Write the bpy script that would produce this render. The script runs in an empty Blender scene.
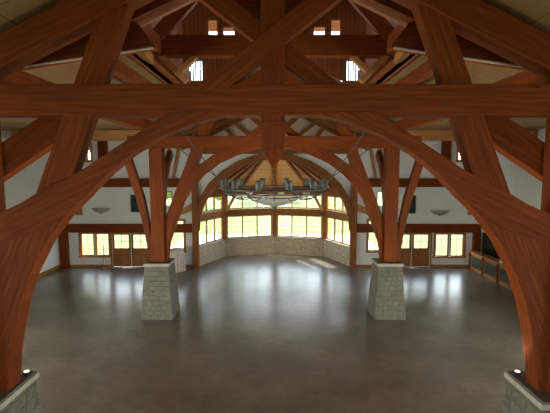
import bpy, math, random
from mathutils import Vector, Matrix
random.seed(7)
sc = bpy.context.scene
C = sc.collection
PI = math.pi

# ---------------------------------------------------------------- camera
cam = bpy.data.cameras.new('camera'); cam.lens = 400/550*36; cam.sensor_width = 36
cam.clip_end = 400
co = bpy.data.objects.new('camera', cam); C.objects.link(co); sc.camera = co
co.location = (0.03, 0, 6.1); co.rotation_euler = (PI/2 - math.atan(37.5/400), 0, 0)

# ---------------------------------------------------------------- world, sun, exposure
W = bpy.data.worlds.new('sky'); sc.world = W; W.use_nodes = True
nt = W.node_tree; bg = nt.nodes['Background']
tc = nt.nodes.new('ShaderNodeTexCoord'); sep = nt.nodes.new('ShaderNodeSeparateXYZ')
rmp = nt.nodes.new('ShaderNodeValToRGB')
nt.links.new(tc.outputs['Generated'], sep.inputs[0]); nt.links.new(sep.outputs[2], rmp.inputs[0])
rmp.color_ramp.elements[0].position = 0.0; rmp.color_ramp.elements[0].color = (.95, .95, .88, 1)
rmp.color_ramp.elements[1].position = 0.6; rmp.color_ramp.elements[1].color = (.55, .72, 1, 1)
nt.links.new(rmp.outputs[0], bg.inputs[0]); bg.inputs[1].default_value = 9.0

def light(name, kind, loc, direction, energy, color, **kw):
    l = bpy.data.lights.new(name, kind); l.energy = energy; l.color = color
    for k, v in kw.items(): setattr(l, k, v)
    o = bpy.data.objects.new(name, l); C.objects.link(o); o.location = loc
    o.rotation_euler = Vector(direction).to_track_quat('-Z', 'Y').to_euler()
    return o
def portal(loc, direction, sx, sy):
    o = light('window_portal', 'AREA', loc, direction, 1, (1, 1, 1), shape='RECTANGLE', size=sx, size_y=sy)
    o.data.cycles.is_portal = True
    return o
light('sun', 'SUN', (5, 60, 60), (-.55, -.25, -1), 18, (1, .93, .8), angle=.01)
portal((0, 29.0, 2.7), (0, -1, 0), 9.5, 3.2)
portal((-9.9, 24.95, 1.5), (0, -1, 0), 4.6, 1.6)
portal((9.9, 24.95, 1.5), (0, -1, 0), 4.6, 1.6)
portal((0, -5.3, 5.4), (0, 1, 0), 13, 2.3)
portal((0, 15.2, 10.4), (0, -1, 0), 6.4, 2.4)
# added warm fill behind the camera, shining in through unseen gable windows
light('gable_fill', 'AREA', (0, -5.4, 5.4), (0, 1, -.1), 80, (1, .76, .50), shape='RECTANGLE', size=12.4, size_y=2.0)
light('side_fill', 'AREA', (-13.75, 7.5, 1.9), (1, 0, 0), 3300, (1, .96, .9), shape='RECTANGLE', size=8.6, size_y=2.2)  # added fill for the wings, just outside the unseen left windows
light('side_fill', 'AREA', (13.15, 7.5, 1.9), (-1, 0, 0), 2600, (1, .96, .9), shape='RECTANGLE', size=8.6, size_y=2.2)  # added fill from the right side, outside unseen windows
sc.view_settings.view_transform = 'Standard'; sc.view_settings.look = 'None'
sc.view_settings.gamma = 1; sc.view_settings.use_curve_mapping = False
sc.view_settings.exposure = 0.12

# ---------------------------------------------------------------- materials
def mat(name):
    m = bpy.data.materials.new(name); m.use_nodes = True
    return m, m.node_tree, m.node_tree.nodes['Principled BSDF']
def N(t, k, **kw):
    n = t.nodes.new(k)
    for a, b in kw.items(): setattr(n, a, b)
    return n
def ramp(t, src, stops):
    r = N(t, 'ShaderNodeValToRGB'); e = r.color_ramp.elements
    while len(e) < len(stops): e.new(.5)
    for i, (p, c) in enumerate(stops): e[i].position = p; e[i].color = (*c, 1)
    t.links.new(src, r.inputs[0]); return r.outputs[0]
def noise(t, vec, scale, detail=4, rough=.55):
    n = N(t, 'ShaderNodeTexNoise'); n.inputs['Scale'].default_value = scale
    n.inputs['Detail'].default_value = detail; n.inputs['Roughness'].default_value = rough
    t.links.new(vec, n.inputs['Vector']); return n.outputs[0]
def mapping(t, vec, scale=(1, 1, 1), rot=(0, 0, 0)):
    m = N(t, 'ShaderNodeMapping'); m.inputs['Scale'].default_value = scale; m.inputs['Rotation'].default_value = rot
    t.links.new(vec, m.inputs[0]); return m.outputs[0]
def bump(t, b, src, strength, dist=.02):
    n = N(t, 'ShaderNodeBump'); n.inputs['Strength'].default_value = strength; n.inputs['Distance'].default_value = dist
    t.links.new(src, n.inputs['Height']); t.links.new(n.outputs[0], b.inputs['Normal'])
def mixc(t, fac, a, b, mode='MIX'):
    n = N(t, 'ShaderNodeMix', data_type='RGBA', blend_type=mode)
    if isinstance(fac, float): n.inputs[0].default_value = fac
    else: t.links.new(fac, n.inputs[0])
    for s, v in ((6, a), (7, b)):
        if isinstance(v, tuple): n.inputs[s].default_value = (*v, 1)
        else: t.links.new(v, n.inputs[s])
    return n.outputs[2]
def wood(name, dark, mid, lite, rough=.45):
    m, t, b = mat(name)
    uv = N(t, 'ShaderNodeUVMap').outputs[0]
    g = noise(t, mapping(t, uv, (.55, 9, 1)), 2.2, 6, .62)
    col = ramp(t, g, [(.28, dark), (.52, mid), (.75, lite)])
    # knots
    v = N(t, 'ShaderNodeTexVoronoi'); v.inputs['Scale'].default_value = 1.1
    t.links.new(mapping(t, uv, (.8, 2.4, 1)), v.inputs['Vector'])
    k = ramp(t, v.outputs['Distance'], [(.035, (.85, .85, .85)), (.075, (0, 0, 0))])
    col = mixc(t, k, col, tuple(c*.35 for c in dark))
    big = noise(t, mapping(t, uv, (.35, .8, 1)), 1.3, 2)
    col = mixc(t, .6, col, ramp(t, big, [(.3, (.72, .7, .68)), (.7, (1.15, 1.1, 1.05))]), 'MULTIPLY')
    t.links.new(col, b.inputs['Base Color']); b.inputs['Roughness'].default_value = rough
    bump(t, b, g, .25, .01); b.inputs['Specular IOR Level'].default_value = .15
    return m
def planks(name, a, c, width, length, rough=.5, swap=False, vec=None, line=(.03, .015, .006)):
    m, t, b = mat(name)
    uv = N(t, 'ShaderNodeUVMap').outputs[0]
    br = N(t, 'ShaderNodeTexBrick'); br.inputs['Scale'].default_value = 1
    br.inputs['Brick Width'].default_value = length; br.inputs['Row Height'].default_value = width
    br.inputs['Mortar Size'].default_value = .008; br.inputs['Color1'].default_value = (*a, 1)
    br.inputs['Color2'].default_value = (*c, 1); br.inputs['Mortar'].default_value = (*line, 1)
    t.links.new(uv, br.inputs['Vector'])
    g = noise(t, mapping(t, uv, (.8, 12, 1)), 2, 5)
    col = mixc(t, .6, br.outputs[0], ramp(t, g, [(.3, (.7, .65, .6)), (.7, (1.1, 1.1, 1.1))]), 'MULTIPLY')
    t.links.new(col, b.inputs['Base Color']); b.inputs['Roughness'].default_value = rough
    return m
def plain(name, col, rough=.6, metal=0, var=.12, scale=3):
    m, t, b = mat(name)
    p = N(t, 'ShaderNodeNewGeometry').outputs[0]
    n = noise(t, p, scale, 3)
    c = ramp(t, n, [(.3, tuple(x*(1-var) for x in col)), (.7, tuple(min(1, x*(1+var)) for x in col))])
    t.links.new(c, b.inputs['Base Color']); b.inputs['Roughness'].default_value = rough
    b.inputs['Metallic'].default_value = metal
    return m
def stone(name, a, c, mortar, w=.42, h=.2, soft=.02):
    m, t, b = mat(name)
    s = N(t, 'ShaderNodeSeparateXYZ'); t.links.new(N(t, 'ShaderNodeNewGeometry').outputs[0], s.inputs[0])
    ad = N(t, 'ShaderNodeMath', operation='ADD'); t.links.new(s.outputs[0], ad.inputs[0]); t.links.new(s.outputs[1], ad.inputs[1])
    cb = N(t, 'ShaderNodeCombineXYZ'); t.links.new(ad.outputs[0], cb.inputs[0]); t.links.new(s.outputs[2], cb.inputs[1])
    wob = noise(t, cb.outputs[0], 2.5, 2)
    wv = mixc(t, .04, cb.outputs[0], wob, 'ADD')
    br = N(t, 'ShaderNodeTexBrick'); br.inputs['Scale'].default_value = 1
    br.inputs['Brick Width'].default_value = w; br.inputs['Row Height'].default_value = h
    br.inputs['Mortar Size'].default_value = soft*.6; br.inputs['Mortar Smooth'].default_value = .5
    br.offset_frequency = 2; br.offset = .37; br.squash = .7; br.squash_frequency = 3
    br.inputs['Color1'].default_value = (*a, 1); br.inputs['Color2'].default_value = (*c, 1); br.inputs['Mortar'].default_value = (*mortar, 1)
    t.links.new(wv, br.inputs['Vector'])
    n = noise(t, cb.outputs[0], 9, 5)
    col = mixc(t, .8, br.outputs[0], ramp(t, n, [(.3, (.65, .65, .62)), (.7, (1.2, 1.18, 1.1))]), 'MULTIPLY')
    t.links.new(col, b.inputs['Base Color']); b.inputs['Roughness'].default_value = .85
    iv = N(t, 'ShaderNodeMath', operation='SUBTRACT'); iv.inputs[0].default_value = 1; t.links.new(br.outputs[1], iv.inputs[1])
    hh = N(t, 'ShaderNodeMath', operation='MULTIPLY_ADD'); t.links.new(n, hh.inputs[0]); hh.inputs[1].default_value = .6; t.links.new(iv.outputs[0], hh.inputs[2])
    bump(t, b, hh.outputs[0], .7, .03)
    return m
M = {}
M['timber'] = wood('red_timber', (.11, .023, .003), (.17, .038, .005), (.25, .068, .012), .6)
M['timber_orange'] = wood('orange_timber', (.15, .05, .012), (.26, .095, .024), (.37, .15, .045), .5)
M['timber_tan'] = wood('golden_timber', (.28, .12, .04), (.42, .20, .075), (.55, .29, .12), .5)
M['trim'] = wood('oak_trim', (.25, .10, .03), (.42, .19, .065), (.55, .28, .11), .4)
M['door'] = wood('door_wood', (.20, .075, .025), (.34, .15, .055), (.45, .22, .09), .4)
M['roof_apse'] = planks('pine_planks_apse', (.80, .42, .12), (.66, .33, .085), .14, 3.0)
M['roof'] = planks('tan_ceiling_boards', (.27, .165, .06), (.24, .145, .052), 1.2, 2.4, .6, line=(.06, .03, .012))
M['roof_red'] = planks('red_lantern_planks', (.30, .095, .028), (.24, .07, .02), .16, 3.0)
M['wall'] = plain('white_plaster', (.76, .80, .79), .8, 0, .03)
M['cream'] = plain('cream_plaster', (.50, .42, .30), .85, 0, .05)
M['stone'] = stone('limestone_coursed', (.165, .155, .122), (.13, .125, .10), (.10, .095, .08))
M['stone_low'] = stone('limestone_warm', (.56, .49, .36), (.46, .40, .29), (.32, .28, .21), .45, .16)
M['cap'] = plain('limestone_cap', (.40, .37, .31), .7, 0, .15, 8)
M['captop'] = plain('bluestone_slab', (.13, .125, .12), .55, 0, .15, 5)
M['iron'] = plain('dark_iron', (.07, .08, .075), .5, .3, .2)
M['black'] = plain('black_paint', (.02, .024, .022), .5)
M['brass'] = plain('aged_brass', (.22, .15, .06), .4, .9)
M['cloth'] = plain('white_linen', (.62, .56, .52), .9, 0, .04)
M['alab'] = plain('alabaster_glass', (.42, .42, .38), .35, 0, .2, 6)
M['sconce'] = plain('grey_sconce_glass', (.36, .36, .33), .5, 0, .1)
M['grass'] = plain('lawn', (.115, .165, .03), .9, 0, .25, .6)
M['leaf'] = plain('leaves', (.13, .17, .03), .8, 0, .5, 1.3)
M['bark'] = plain('bark', (.12, .09, .06), .9)
M['teal'] = plain('teal_fabric', (.05, .14, .13), .7)
M['barwall'] = plain('dark_green_wall', (.05, .06, .04), .8)
M['barback'] = plain('dark_cabinet', (.035, .045, .032), .5)
M['mat'] = plain('pale_rubber', (.5, .47, .42), .8)
M['paper'] = plain('white_paper', (.8, .8, .8), .7)
M['green'] = plain('green_metal', (.03, .10, .08), .5)

m, t, b = mat('stamped_concrete'); M['floor'] = m
p = N(t, 'ShaderNodeNewGeometry').outputs[0]
n1 = noise(t, p, .45, 5, .6); n2 = noise(t, mapping(t, p, (1, 1, 1)), 3.2, 6, .65)
c1 = ramp(t, n1, [(.3, (.095, .080, .056)), (.5, (.14, .120, .087)), (.72, (.205, .177, .13))])
c1 = mixc(t, .7, c1, ramp(t, n2, [(.2, (.6, .58, .56)), (.8, (1.3, 1.27, 1.25))]), 'MULTIPLY')
br = N(t, 'ShaderNodeTexBrick'); br.inputs['Scale'].default_value = 1; br.inputs['Brick Width'].default_value = .9
br.inputs['Row Height'].default_value = .45; br.inputs['Mortar Size'].default_value = .008; br.inputs['Mortar Smooth'].default_value = 1
br.inputs['Color1'].default_value = (1, 1, 1, 1); br.inputs['Color2'].default_value = (.86, .85, .84, 1); br.inputs['Mortar'].default_value = (.92, .92, .91, 1)
wv = mixc(t, .12, mapping(t, p, (1, 1, 1), (0, 0, .35)), noise(t, p, 1.4, 2), 'ADD')
t.links.new(wv, br.inputs['Vector'])
n3 = noise(t, mapping(t, p, (.8, 3, 1)), 4.5, 5, .7)
c1 = mixc(t, .55, c1, ramp(t, n3, [(.3, (.72, .70, .68)), (.7, (1.22, 1.2, 1.16))]), 'MULTIPLY')
t.links.new(c1, b.inputs['Base Color'])
rr = ramp(t, n2, [(.15, (.27, .27, .27)), (.85, (.37, .37, .37))]); t.links.new(rr, b.inputs['Roughness']); b.inputs['Coat Weight'].default_value = .5; b.inputs['Coat Roughness'].default_value = .22
hh = N(t, 'ShaderNodeMath', operation='MULTIPLY_ADD'); t.links.new(n2, hh.inputs[0]); hh.inputs[1].default_value = 1.0
hh.inputs[2].default_value = 0; bump(t, b, hh.outputs[0], .5, .012)

m = bpy.data.materials.new('clear_glass'); m.use_nodes = True; t = m.node_tree; t.nodes.clear(); M['glass'] = m
o_ = N(t, 'ShaderNodeOutputMaterial'); mx = N(t, 'ShaderNodeMixShader'); tr = N(t, 'ShaderNodeBsdfTransparent'); gl = N(t, 'ShaderNodeBsdfGlossy')
gl.inputs['Roughness'].default_value = .03; tr.inputs[0].default_value = (.94, .96, .94, 1); mx.inputs[0].default_value = .07
t.links.new(tr.outputs[0], mx.inputs[1]); t.links.new(gl.outputs[0], mx.inputs[2]); t.links.new(mx.outputs[0], o_.inputs[0])
def emit(name, col, s):
    m, t, b = mat(name); b.inputs['Emission Color'].default_value = (*col, 1); b.inputs['Emission Strength'].default_value = s
    b.inputs['Base Color'].default_value = (*col, 1); return m
M['lamp'] = emit('lit_candle_lamp', (1, .82, .55), 5)
M['lens'] = emit('lit_lens', (1, .9, .75), 2)

# ---------------------------------------------------------------- mesh helpers
class MB:
    def __init__(s): s.v = []; s.f = []; s.d = []
    def quad(s, pts, d=None):
        i = len(s.v); s.v += [tuple(p) for p in pts]; s.f.append(tuple(range(i, i+len(pts)))); s.d.append(d)
    def hexa(s, a, b, d):          # a, b: two matching quads (loops); d = grain direction
        s.shell(list(a), list(b), d)
    def shell(s, a, b, d=None):    # loft between two loops, capped
        i = len(s.v); n = len(a); s.v += [tuple(p) for p in a] + [tuple(p) for p in b]
        for k in range(n):
            k2 = (k+1) % n; s.f.append((i+k, i+k2, i+n+k2, i+n+k)); s.d.append(d)
        s.f.append(tuple(i+k for k in reversed(range(n)))); s.d.append(d)
        s.f.append(tuple(i+n+k for k in range(n))); s.d.append(d)
    def box(s, x0, x1, y0, y1, z0, z1, d=None):
        if d is None:
            l = (x1-x0, y1-y0, z1-z0); k = l.index(max(l)); d = [(1, 0, 0), (0, 1, 0), (0, 0, 1)][k]
        s.shell([(x0, y0, z0), (x1, y0, z0), (x1, y1, z0), (x0, y1, z0)], [(x0, y0, z1), (x1, y0, z1), (x1, y1, z1), (x0, y1, z1)], d)
    def beam(s, p, q, w, h, up=(0, 0, 1)):
        p = Vector(p); q = Vector(q); d = (q-p).normalized(); u = Vector(up)
        if abs(d.dot(u)) > .98: u = Vector((0, 1, 0))
        r = d.cross(u).normalized()*w/2; u2 = r.cross(d).normalized()*h/2
        f = lambda c: [c-r-u2, c+r-u2, c+r+u2, c-r+u2]
        s.shell(f(p), f(q), tuple(d))
    def band(s, A, B, off0, off1, plane='xz'):   # ribbon between two (u,z) polylines, extruded along the third axis
        def P(p, o):
            return (p[0], o, p[1]) if plane == 'xz' else (o, p[0], p[1])
        n = len(A); i = len(s.v)
        for k in range(n):
            s.v += [P(A[k], off0), P(B[k], off0), P(B[k], off1), P(A[k], off1)]
        for k in range(n-1):
            d = (Vector(P(A[k+1], 0))-Vector(P(A[k], 0)) + Vector(P(B[k+1], 0))-Vector(P(B[k], 0)))
            d = tuple((Vector(P(A[-1], 0))+Vector(P(B[-1], 0))-Vector(P(A[0], 0))-Vector(P(B[0], 0))).normalized())
            a = i+4*k; c = a+4
            for q in range(4):
                s.f.append((a+q, a+(q+1) % 4, c+(q+1) % 4, c+q)); s.d.append(d)
        s.f.append((i+3, i+2, i+1, i)); s.d.append(None); e = i+4*(n-1); s.f.append((e, e+1, e+2, e+3)); s.d.append(None)
    def prism(s, poly, o0, o1, plane='xz', d=None):
        P = lambda p, o: (p[0], o, p[1]) if plane == 'xz' else ((o, p[0], p[1]) if plane == 'yz' else (p[0], p[1], o))
        s.shell([P(p, o0) for p in poly], [P(p, o1) for p in poly], d)
    def tube(s, pts, r, n=8):
        pts = [Vector(p) for p in pts]; rings = []
        rr = r if isinstance(r, (list, tuple)) else [r]*len(pts)
        for k, p in enumerate(pts):
            d = (pts[min(k+1, len(pts)-1)]-pts[max(k-1, 0)]).normalized()
            u = Vector((0, 0, 1)) if abs(d.z) < .95 else Vector((1, 0, 0))
            a = d.cross(u).normalized(); c = d.cross(a).normalized()
            rings.append([p+(a*math.cos(2*PI*j/n)+c*math.sin(2*PI*j/n))*rr[k] for j in range(n)])
        i = len(s.v)
        for R in rings: s.v += [tuple(x) for x in R]
        for k in range(len(pts)-1):
            for j in range(n):
                s.f.append((i+k*n+j, i+k*n+(j+1) % n, i+(k+1)*n+(j+1) % n, i+(k+1)*n+j)); s.d.append(None)
        s.f.append(tuple(i+j for j in reversed(range(n)))); s.d.append(None)
        e = i+(len(pts)-1)*n; s.f.append(tuple(e+j for j in range(n))); s.d.append(None)
    def lathe(s, prof, c=(0, 0, 0), n=24):
        i = len(s.v)
        for r, z in prof:
            for j in range(n): s.v.append((c[0]+r*math.cos(2*PI*j/n), c[1]+r*math.sin(2*PI*j/n), c[2]+z))
        for k in range(len(prof)-1):
            for j in range(n):
                s.f.append((i+k*n+j, i+k*n+(j+1) % n, i+(k+1)*n+(j+1) % n, i+(k+1)*n+j)); s.d.append(None)
        s.f.append(tuple(i+j for j in reversed(range(n)))); s.d.append(None)
        e = i+(len(prof)-1)*n; s.f.append(tuple(e+j for j in range(n))); s.d.append(None)
    def torus(s, R, r, c, n=48, m=8):
        i = len(s.v)
        for k in range(n):
            a = 2*PI*k/n
            for j in range(m):
                b = 2*PI*j/m; rr = R+r*math.cos(b)
                s.v.append((c[0]+rr*math.cos(a), c[1]+rr*math.sin(a), c[2]+r*math.sin(b)))
        for k in range(n):
            for j in range(m):
                s.f.append((i+k*m+j, i+((k+1) % n)*m+j, i+((k+1) % n)*m+(j+1) % m, i+k*m+(j+1) % m)); s.d.append(None)
    def obj(s, name, m, parent=None, bevel=0, smooth=False, fix=True):
        me = bpy.data.meshes.new(name); me.from_pydata(s.v, [], s.f); me.update()
        if fix:
            import bmesh
            bm = bmesh.new(); bm.from_mesh(me); bmesh.ops.recalc_face_normals(bm, faces=bm.faces); bm.to_mesh(me); bm.free()
        uv = me.uv_layers.new(name='UVMap'); so = random.random()*40 if bevel else 0
        for p in me.polygons:
            d = s.d[p.index] if p.index < len(s.d) else None
            nrm = p.normal
            dv = Vector(d) if d else Vector((0, 0, 1))
            dv = dv - nrm*dv.dot(nrm)
            if dv.length < .05: dv = nrm.orthogonal()
            dv.normalize(); w = nrm.cross(dv)
            for li in p.loop_indices:
                co_ = me.vertices[me.loops[li].vertex_index].co
                uv.data[li].uv = (co_.dot(dv)+so, co_.dot(w)+so*.37)
            if smooth: p.use_smooth = True
        me.materials.append(M[m] if isinstance(m, str) else m)
        o = bpy.data.objects.new(name, me); C.objects.link(o)
        if parent: o.parent = parent; o.matrix_parent_inverse = Matrix.Translation(-parent.location) if False else Matrix()
        if bevel:
            bv = o.modifiers.new('bevel', 'BEVEL'); bv.width = bevel; bv.segments = 2; bv.limit_method = 'ANGLE'; bv.angle_limit = math.radians(40)
        return o
def thing(name, label, cat, loc=(0, 0, 0), rz=0, group=None):
    o = bpy.data.objects.new(name, None); C.objects.link(o); o.location = loc; o.rotation_euler = (0, 0, rz)
    o.empty_display_size = .2
    return tag(o, label, cat, group)
def tag(o, label, cat, group=None):
    o['label'] = label; o['category'] = cat
    if group: o['group'] = group
    return o
def struct(o): o['kind'] = 'structure'; return o
def dup(root, loc, rz=0, label=None, group=None, scale=None):
    r = root.copy(); C.objects.link(r); r.location = loc; r.rotation_euler = (0, 0, rz)
    if label: r['label'] = label
    if group: r['group'] = group
    if scale: r.scale = scale
    for ch in list(root.children):
        c = ch.copy(); C.objects.link(c); c.parent = r
        for g in ch.children:
            d = g.copy(); C.objects.link(d); d.parent = c
    return r
def mir(pts): return [(-x, z) for x, z in pts]

# ================================================================ STRUCTURE
XW = 13.33; YB = 24.6; YF = -5.0; ZC = 8.0; XN = 4.85
def rz_(x): return 10.35 - .485*abs(x)          # main roof underside
apse = [(-4.8, YB), (-3.45, 27.6), (0, 28.6), (3.45, 27.6), (4.8, YB)]

b = MB(); b.prism([(-XW-.3, YF-.3), (XW+3.6, YF-.3), (XW+3.6, YB+.3), (4.9, YB+.3), (3.6, 27.85), (0, 28.85), (-3.6, 27.85), (-4.9, YB+.3), (-XW-.3, YB+.3)], -.3, 0, 'xy', (1, 0, 0))
struct(b.obj('floor', 'floor'))
b = MB(); b.box(-150, 150, -40, 200, -.6, -.35); struct(b.obj('ground', 'grass'))
M['terrace'] = plain('pale_terrace', (.5, .49, .45), .8, 0, .1)

def wall_cells(b, u0, u1, z0, z1, holes, o0, o1, plane='xz'):
    us = sorted({u0, u1, *[h[0] for h in holes], *[h[1] for h in holes]}); zs = sorted({z0, z1, *[h[2] for h in holes], *[h[3] for h in holes]})
    us = [u for u in us if u0 <= u <= u1]; zs = [z for z in zs if z0 <= z <= z1]
    for i in range(len(us)-1):
        run = None
        for j in range(len(zs)-1):
            cu = (us[i]+us[i+1])/2; cz = (zs[j]+zs[j+1])/2
            inside = any(h[0] < cu < h[1] and h[2] < cz < h[3] for h in holes)
            if not inside:
                run = (run[0], zs[j+1]) if run else (zs[j], zs[j+1])
            if inside or j == len(zs)-2:
                if run:
                    if plane == 'xz': b.box(us[i], us[i+1], o0, o1, *run)
                    else: b.box(o0, o1, us[i], us[i+1], *run)
                run = None

# openings in the back wall (x0,x1,z0,z1)
H_win = [(-12.08, -11.22, .70, 2.14), (-11.14, -10.28, .70, 2.14), (10.0, 10.86, .66, 2.1), (10.94, 11.80, .66, 2.1)]
H_door = [(-10.12, -8.96, 0, 2.17), (-8.94, -7.78, 0, 2.17), (7.42, 8.55, 0, 2.17), (8.57, 9.70, 0, 2.17)]
H_side = [(-6.65, -5.60, 1.0, 2.95), (5.80, 6.80, 1.0, 2.95)]
H_up = [(-11.5, -11.18, 6.6, 7.6), (11.18, 11.5, 6.6, 7.6)]
H_mid = [(-7.0, -6.3, 3.75, 4.75), (6.3, 7.0, 3.75, 4.75)]
opn = (-4.8, 4.8, 0, 7.0)
b = MB(); wall_cells(b, -XW-.2, XW+3.5, 0, ZC+.1, H_win+H_door+H_side+H_up+H_mid+[opn], YB, YB+.2)
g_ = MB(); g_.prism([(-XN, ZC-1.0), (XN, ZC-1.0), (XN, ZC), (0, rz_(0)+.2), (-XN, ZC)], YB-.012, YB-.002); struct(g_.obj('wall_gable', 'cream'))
b.prism([(-XN, ZC), (XN, ZC), (0, rz_(0)+.2)], YB, YB+.2)
# spandrels over the arched mouth of the apse
arc_in = [(-4.8, 0.0), (-4.75, 2.2), (-4.64, 3.3), (-4.35, 4.15), (-3.83, 4.95), (-3.05, 5.72), (-2.13, 6.3), (-1.15, 6.66), (0, 6.74)]
arc_out = [(-4.9, 0), (-4.9, 7.05), (-4.85, 7.05), (-4.8, 7.05), (-4.2, 7.05), (-3.4, 7.05), (-2.4, 7.05), (-1.3, 7.05), (0, 7.05)]
b.band([(x, z+.05) for x, z in arc_in], arc_out, YB, YB+.2)
b.band(mir([(x, z+.05) for x, z in arc_in]), mir(arc_out), YB, YB+.2)
struct(b.obj('wall_back', 'wall'))
b = MB(); wall_cells(b, YF, YB+.2, 0, ZC+.1, [(3.2, 5.8, .8, 3.0), (6.2, 8.8, .8, 3.0), (9.2, 11.8, .8, 3.0)], -XW-.2, -XW, 'yz')  # unseen openings, added to let light into the hall
struct(b.obj('wall_left', 'wall'))
b = MB(); wall_cells(b, YF, YB+.2, 0, ZC+.1, [(13.0, YB+.2, 0, 2.25), (3.2, 5.8, .8, 3.0), (6.2, 8.8, .8, 3.0), (9.2, 11.8, .8, 3.0)], XW-.6, XW-.4, 'yz')  # bar opening, plus unseen window openings added for light
struct(b.obj('wall_right', 'wall'))
b = MB(); b.box(XW+3.3, XW+3.5, 12.8, YB+.2, 0, 2.6); b.box(XW-.38, XW+3.3, YB-.06, YB-.01, 0, 2.5); b.box(XW-.4, XW+3.4, 12.8, 13.0, 0, 2.6)
b.box(XW-.4, XW+3.4, 13.0, YB, 2.5, 2.6)
struct(b.obj('wall_bar', 'barwall'))
b = MB(); wall_cells(b, -XW-.2, XW+.2, 0, 10.8, [(-6.2, -.3, 4.4, 6.4), (.3, 6.2, 4.4, 6.4)], YF-.2, YF)  # unseen openings added for light, kept low to spare the upper timbers
struct(b.obj('wall_front', 'cream'))

# ceilings
b = MB(); Y7 = 7.5
for s in (-1, 1):
    def slope(xa, xb, y0, y1):
        P = lambda x, y, dz: (s*x, y, rz_(x)+dz)
        b.shell([P(xa, y0, 0), P(xb, y0, 0), P(xb, y1, 0), P(xa, y1, 0)], [P(xa, y0, .15), P(xb, y0, .15), P(xb, y1, .15), P(xa, y1, .15)], (0, 1, 0))
    slope(0, XW+.3, YF-.2, Y7)
    slope(0, XN, Y7, 8.6); slope(0, XN, 15.05, YB+.2); slope(3.3, XN, 8.6, 15.05)
    b.box(*sorted((s*XN, s*(XW+.3))), Y7, YB+.2, ZC, ZC+.15, (0, 1, 0))
    b.prism([(s*XN, ZC+.05), (s*(XW+.3), ZC+.05), (s*(XW+.3), rz_(XW+.3))], Y7-.15, Y7)
struct(b.obj('ceiling', 'roof'))
# lantern over the middle of the hall
b = MB(); LW = 3.3
holes = [(-2.40, -2.02, 10.3, 11.45), (-1.86, -1.40, 10.3, 11.2), (1.40, 1.86, 10.3, 11.2), (2.02, 2.40, 10.3, 11.45), (-3.14, -2.55, 9.27, 10.05), (2.55, 3.14, 9.27, 10.05)]
wall_cells(b, -LW-.1, LW+.1, 8.75, 12.15, holes+[(-1.3, 1.3, 8.75, 9.75), (-2.5, 2.5, 8.7, 9.3), (-2.5, -1.3, 8.7, 9.75), (1.3, 2.5, 8.7, 9.75)], 14.9, 15.05)
b.prism([(-2.5, 9.3), (-1.3, 9.75), (-2.5, 9.75)], 14.9, 15.05); b.prism([(2.5, 9.3), (2.5, 9.75), (1.3, 9.75)], 14.9, 15.05)
b.prism([(-LW-.1, 8.7), (0, 10.3), (LW+.1, 8.7), (LW+.1, 12.15), (-LW-.1, 12.15)], 8.45, 8.6)
b.box(-LW-.15, -LW, 8.45, 15.05, 8.7, 12.15); b.box(LW, LW+.15, 8.45, 15.05, 8.7, 12.15)
struct(b.obj('wall_lantern', 'roof_red'))
b = MB(); ap = (0, 11.8, 13.6)
cor = [(-LW-1.2, 7.3, 11.55), (LW+1.2, 7.3, 11.55), (LW+1.2, 16.5, 11.55), (-LW-1.2, 16.5, 11.55)]  # eaves widened out of view to block sun through the lantern windows
for k in range(4):
    p_, q_ = cor[k], cor[(k+1) % 4]; d = (Vector(q_)-Vector(p_)).normalized()
    b.shell([p_, q_, ap], [(x, y, z+.12) for x, y, z in (p_, q_, ap)], tuple(d))
struct(b.obj('ceiling_lantern', 'roof_red'))

# ---- apse: low stone wall, roof
def facet(k): return Vector((*apse[k], 0)), Vector((*apse[k+1], 0))
b = MB()
for k in range(4):
    p_, q_ = facet(k); d = (q_-p_).normalized(); n_ = Vector((-d.y, d.x, 0))  # outward
    if n_.y < 0: n_ = -n_
    f = lambda v, o, z: tuple(v+n_*o+Vector((0, 0, z)))
    b.shell([f(p_, 0, 0), f(q_, 0, 0), f(q_, .3, 0), f(p_, .3, 0)], [f(p_, 0, 1.16), f(q_, 0, 1.16), f(q_, .3, 1.16), f(p_, .3, 1.16)], tuple(d))
struct(b.obj('wall_apse', 'stone_low'))
b = MB()
for k in range(4):
    p_, q_ = facet(k); d = (q_-p_).normalized(); n_ = Vector((-d.y, d.x, 0))
    if n_.y < 0: n_ = -n_
    f = lambda v, o, z: tuple(v+n_*o+Vector((0, 0, z)))
    b.shell([f(p_, -.06, 1.16), f(q_, -.06, 1.16), f(q_, .3, 1.16), f(p_, .3, 1.16)], [f(p_, -.06, 1.25), f(q_, -.06, 1.25), f(q_, .3, 1.25), f(p_, .3, 1.25)], tuple(d))
struct(b.obj('trim_1', 'cap'))
AP = Vector((0, YB+.3, 7.6))
b = MB()
for k in range(4):
    p_, q_ = facet(k); p2 = p_*1.0; q2 = q_*1.0
    p2.z = 4.62; q2.z = 4.62; up = Vector((0, 0, .15))
    # push the eave a little outwards
    for v in (p2, q2): v.x *= 1.04; v.y = YB+(v.y-YB)*1.06
    A_ = AP
    d = ((p2+q2)/2-A_).normalized(); 
    b.shell([tuple(p2), tuple(q2), tuple(A_)], [tuple(p2+up), tuple(q2+up), tuple(A_+up)], tuple((q2-p2).normalized()))
struct(b.obj('ceiling_apse', 'roof_apse'))

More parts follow.
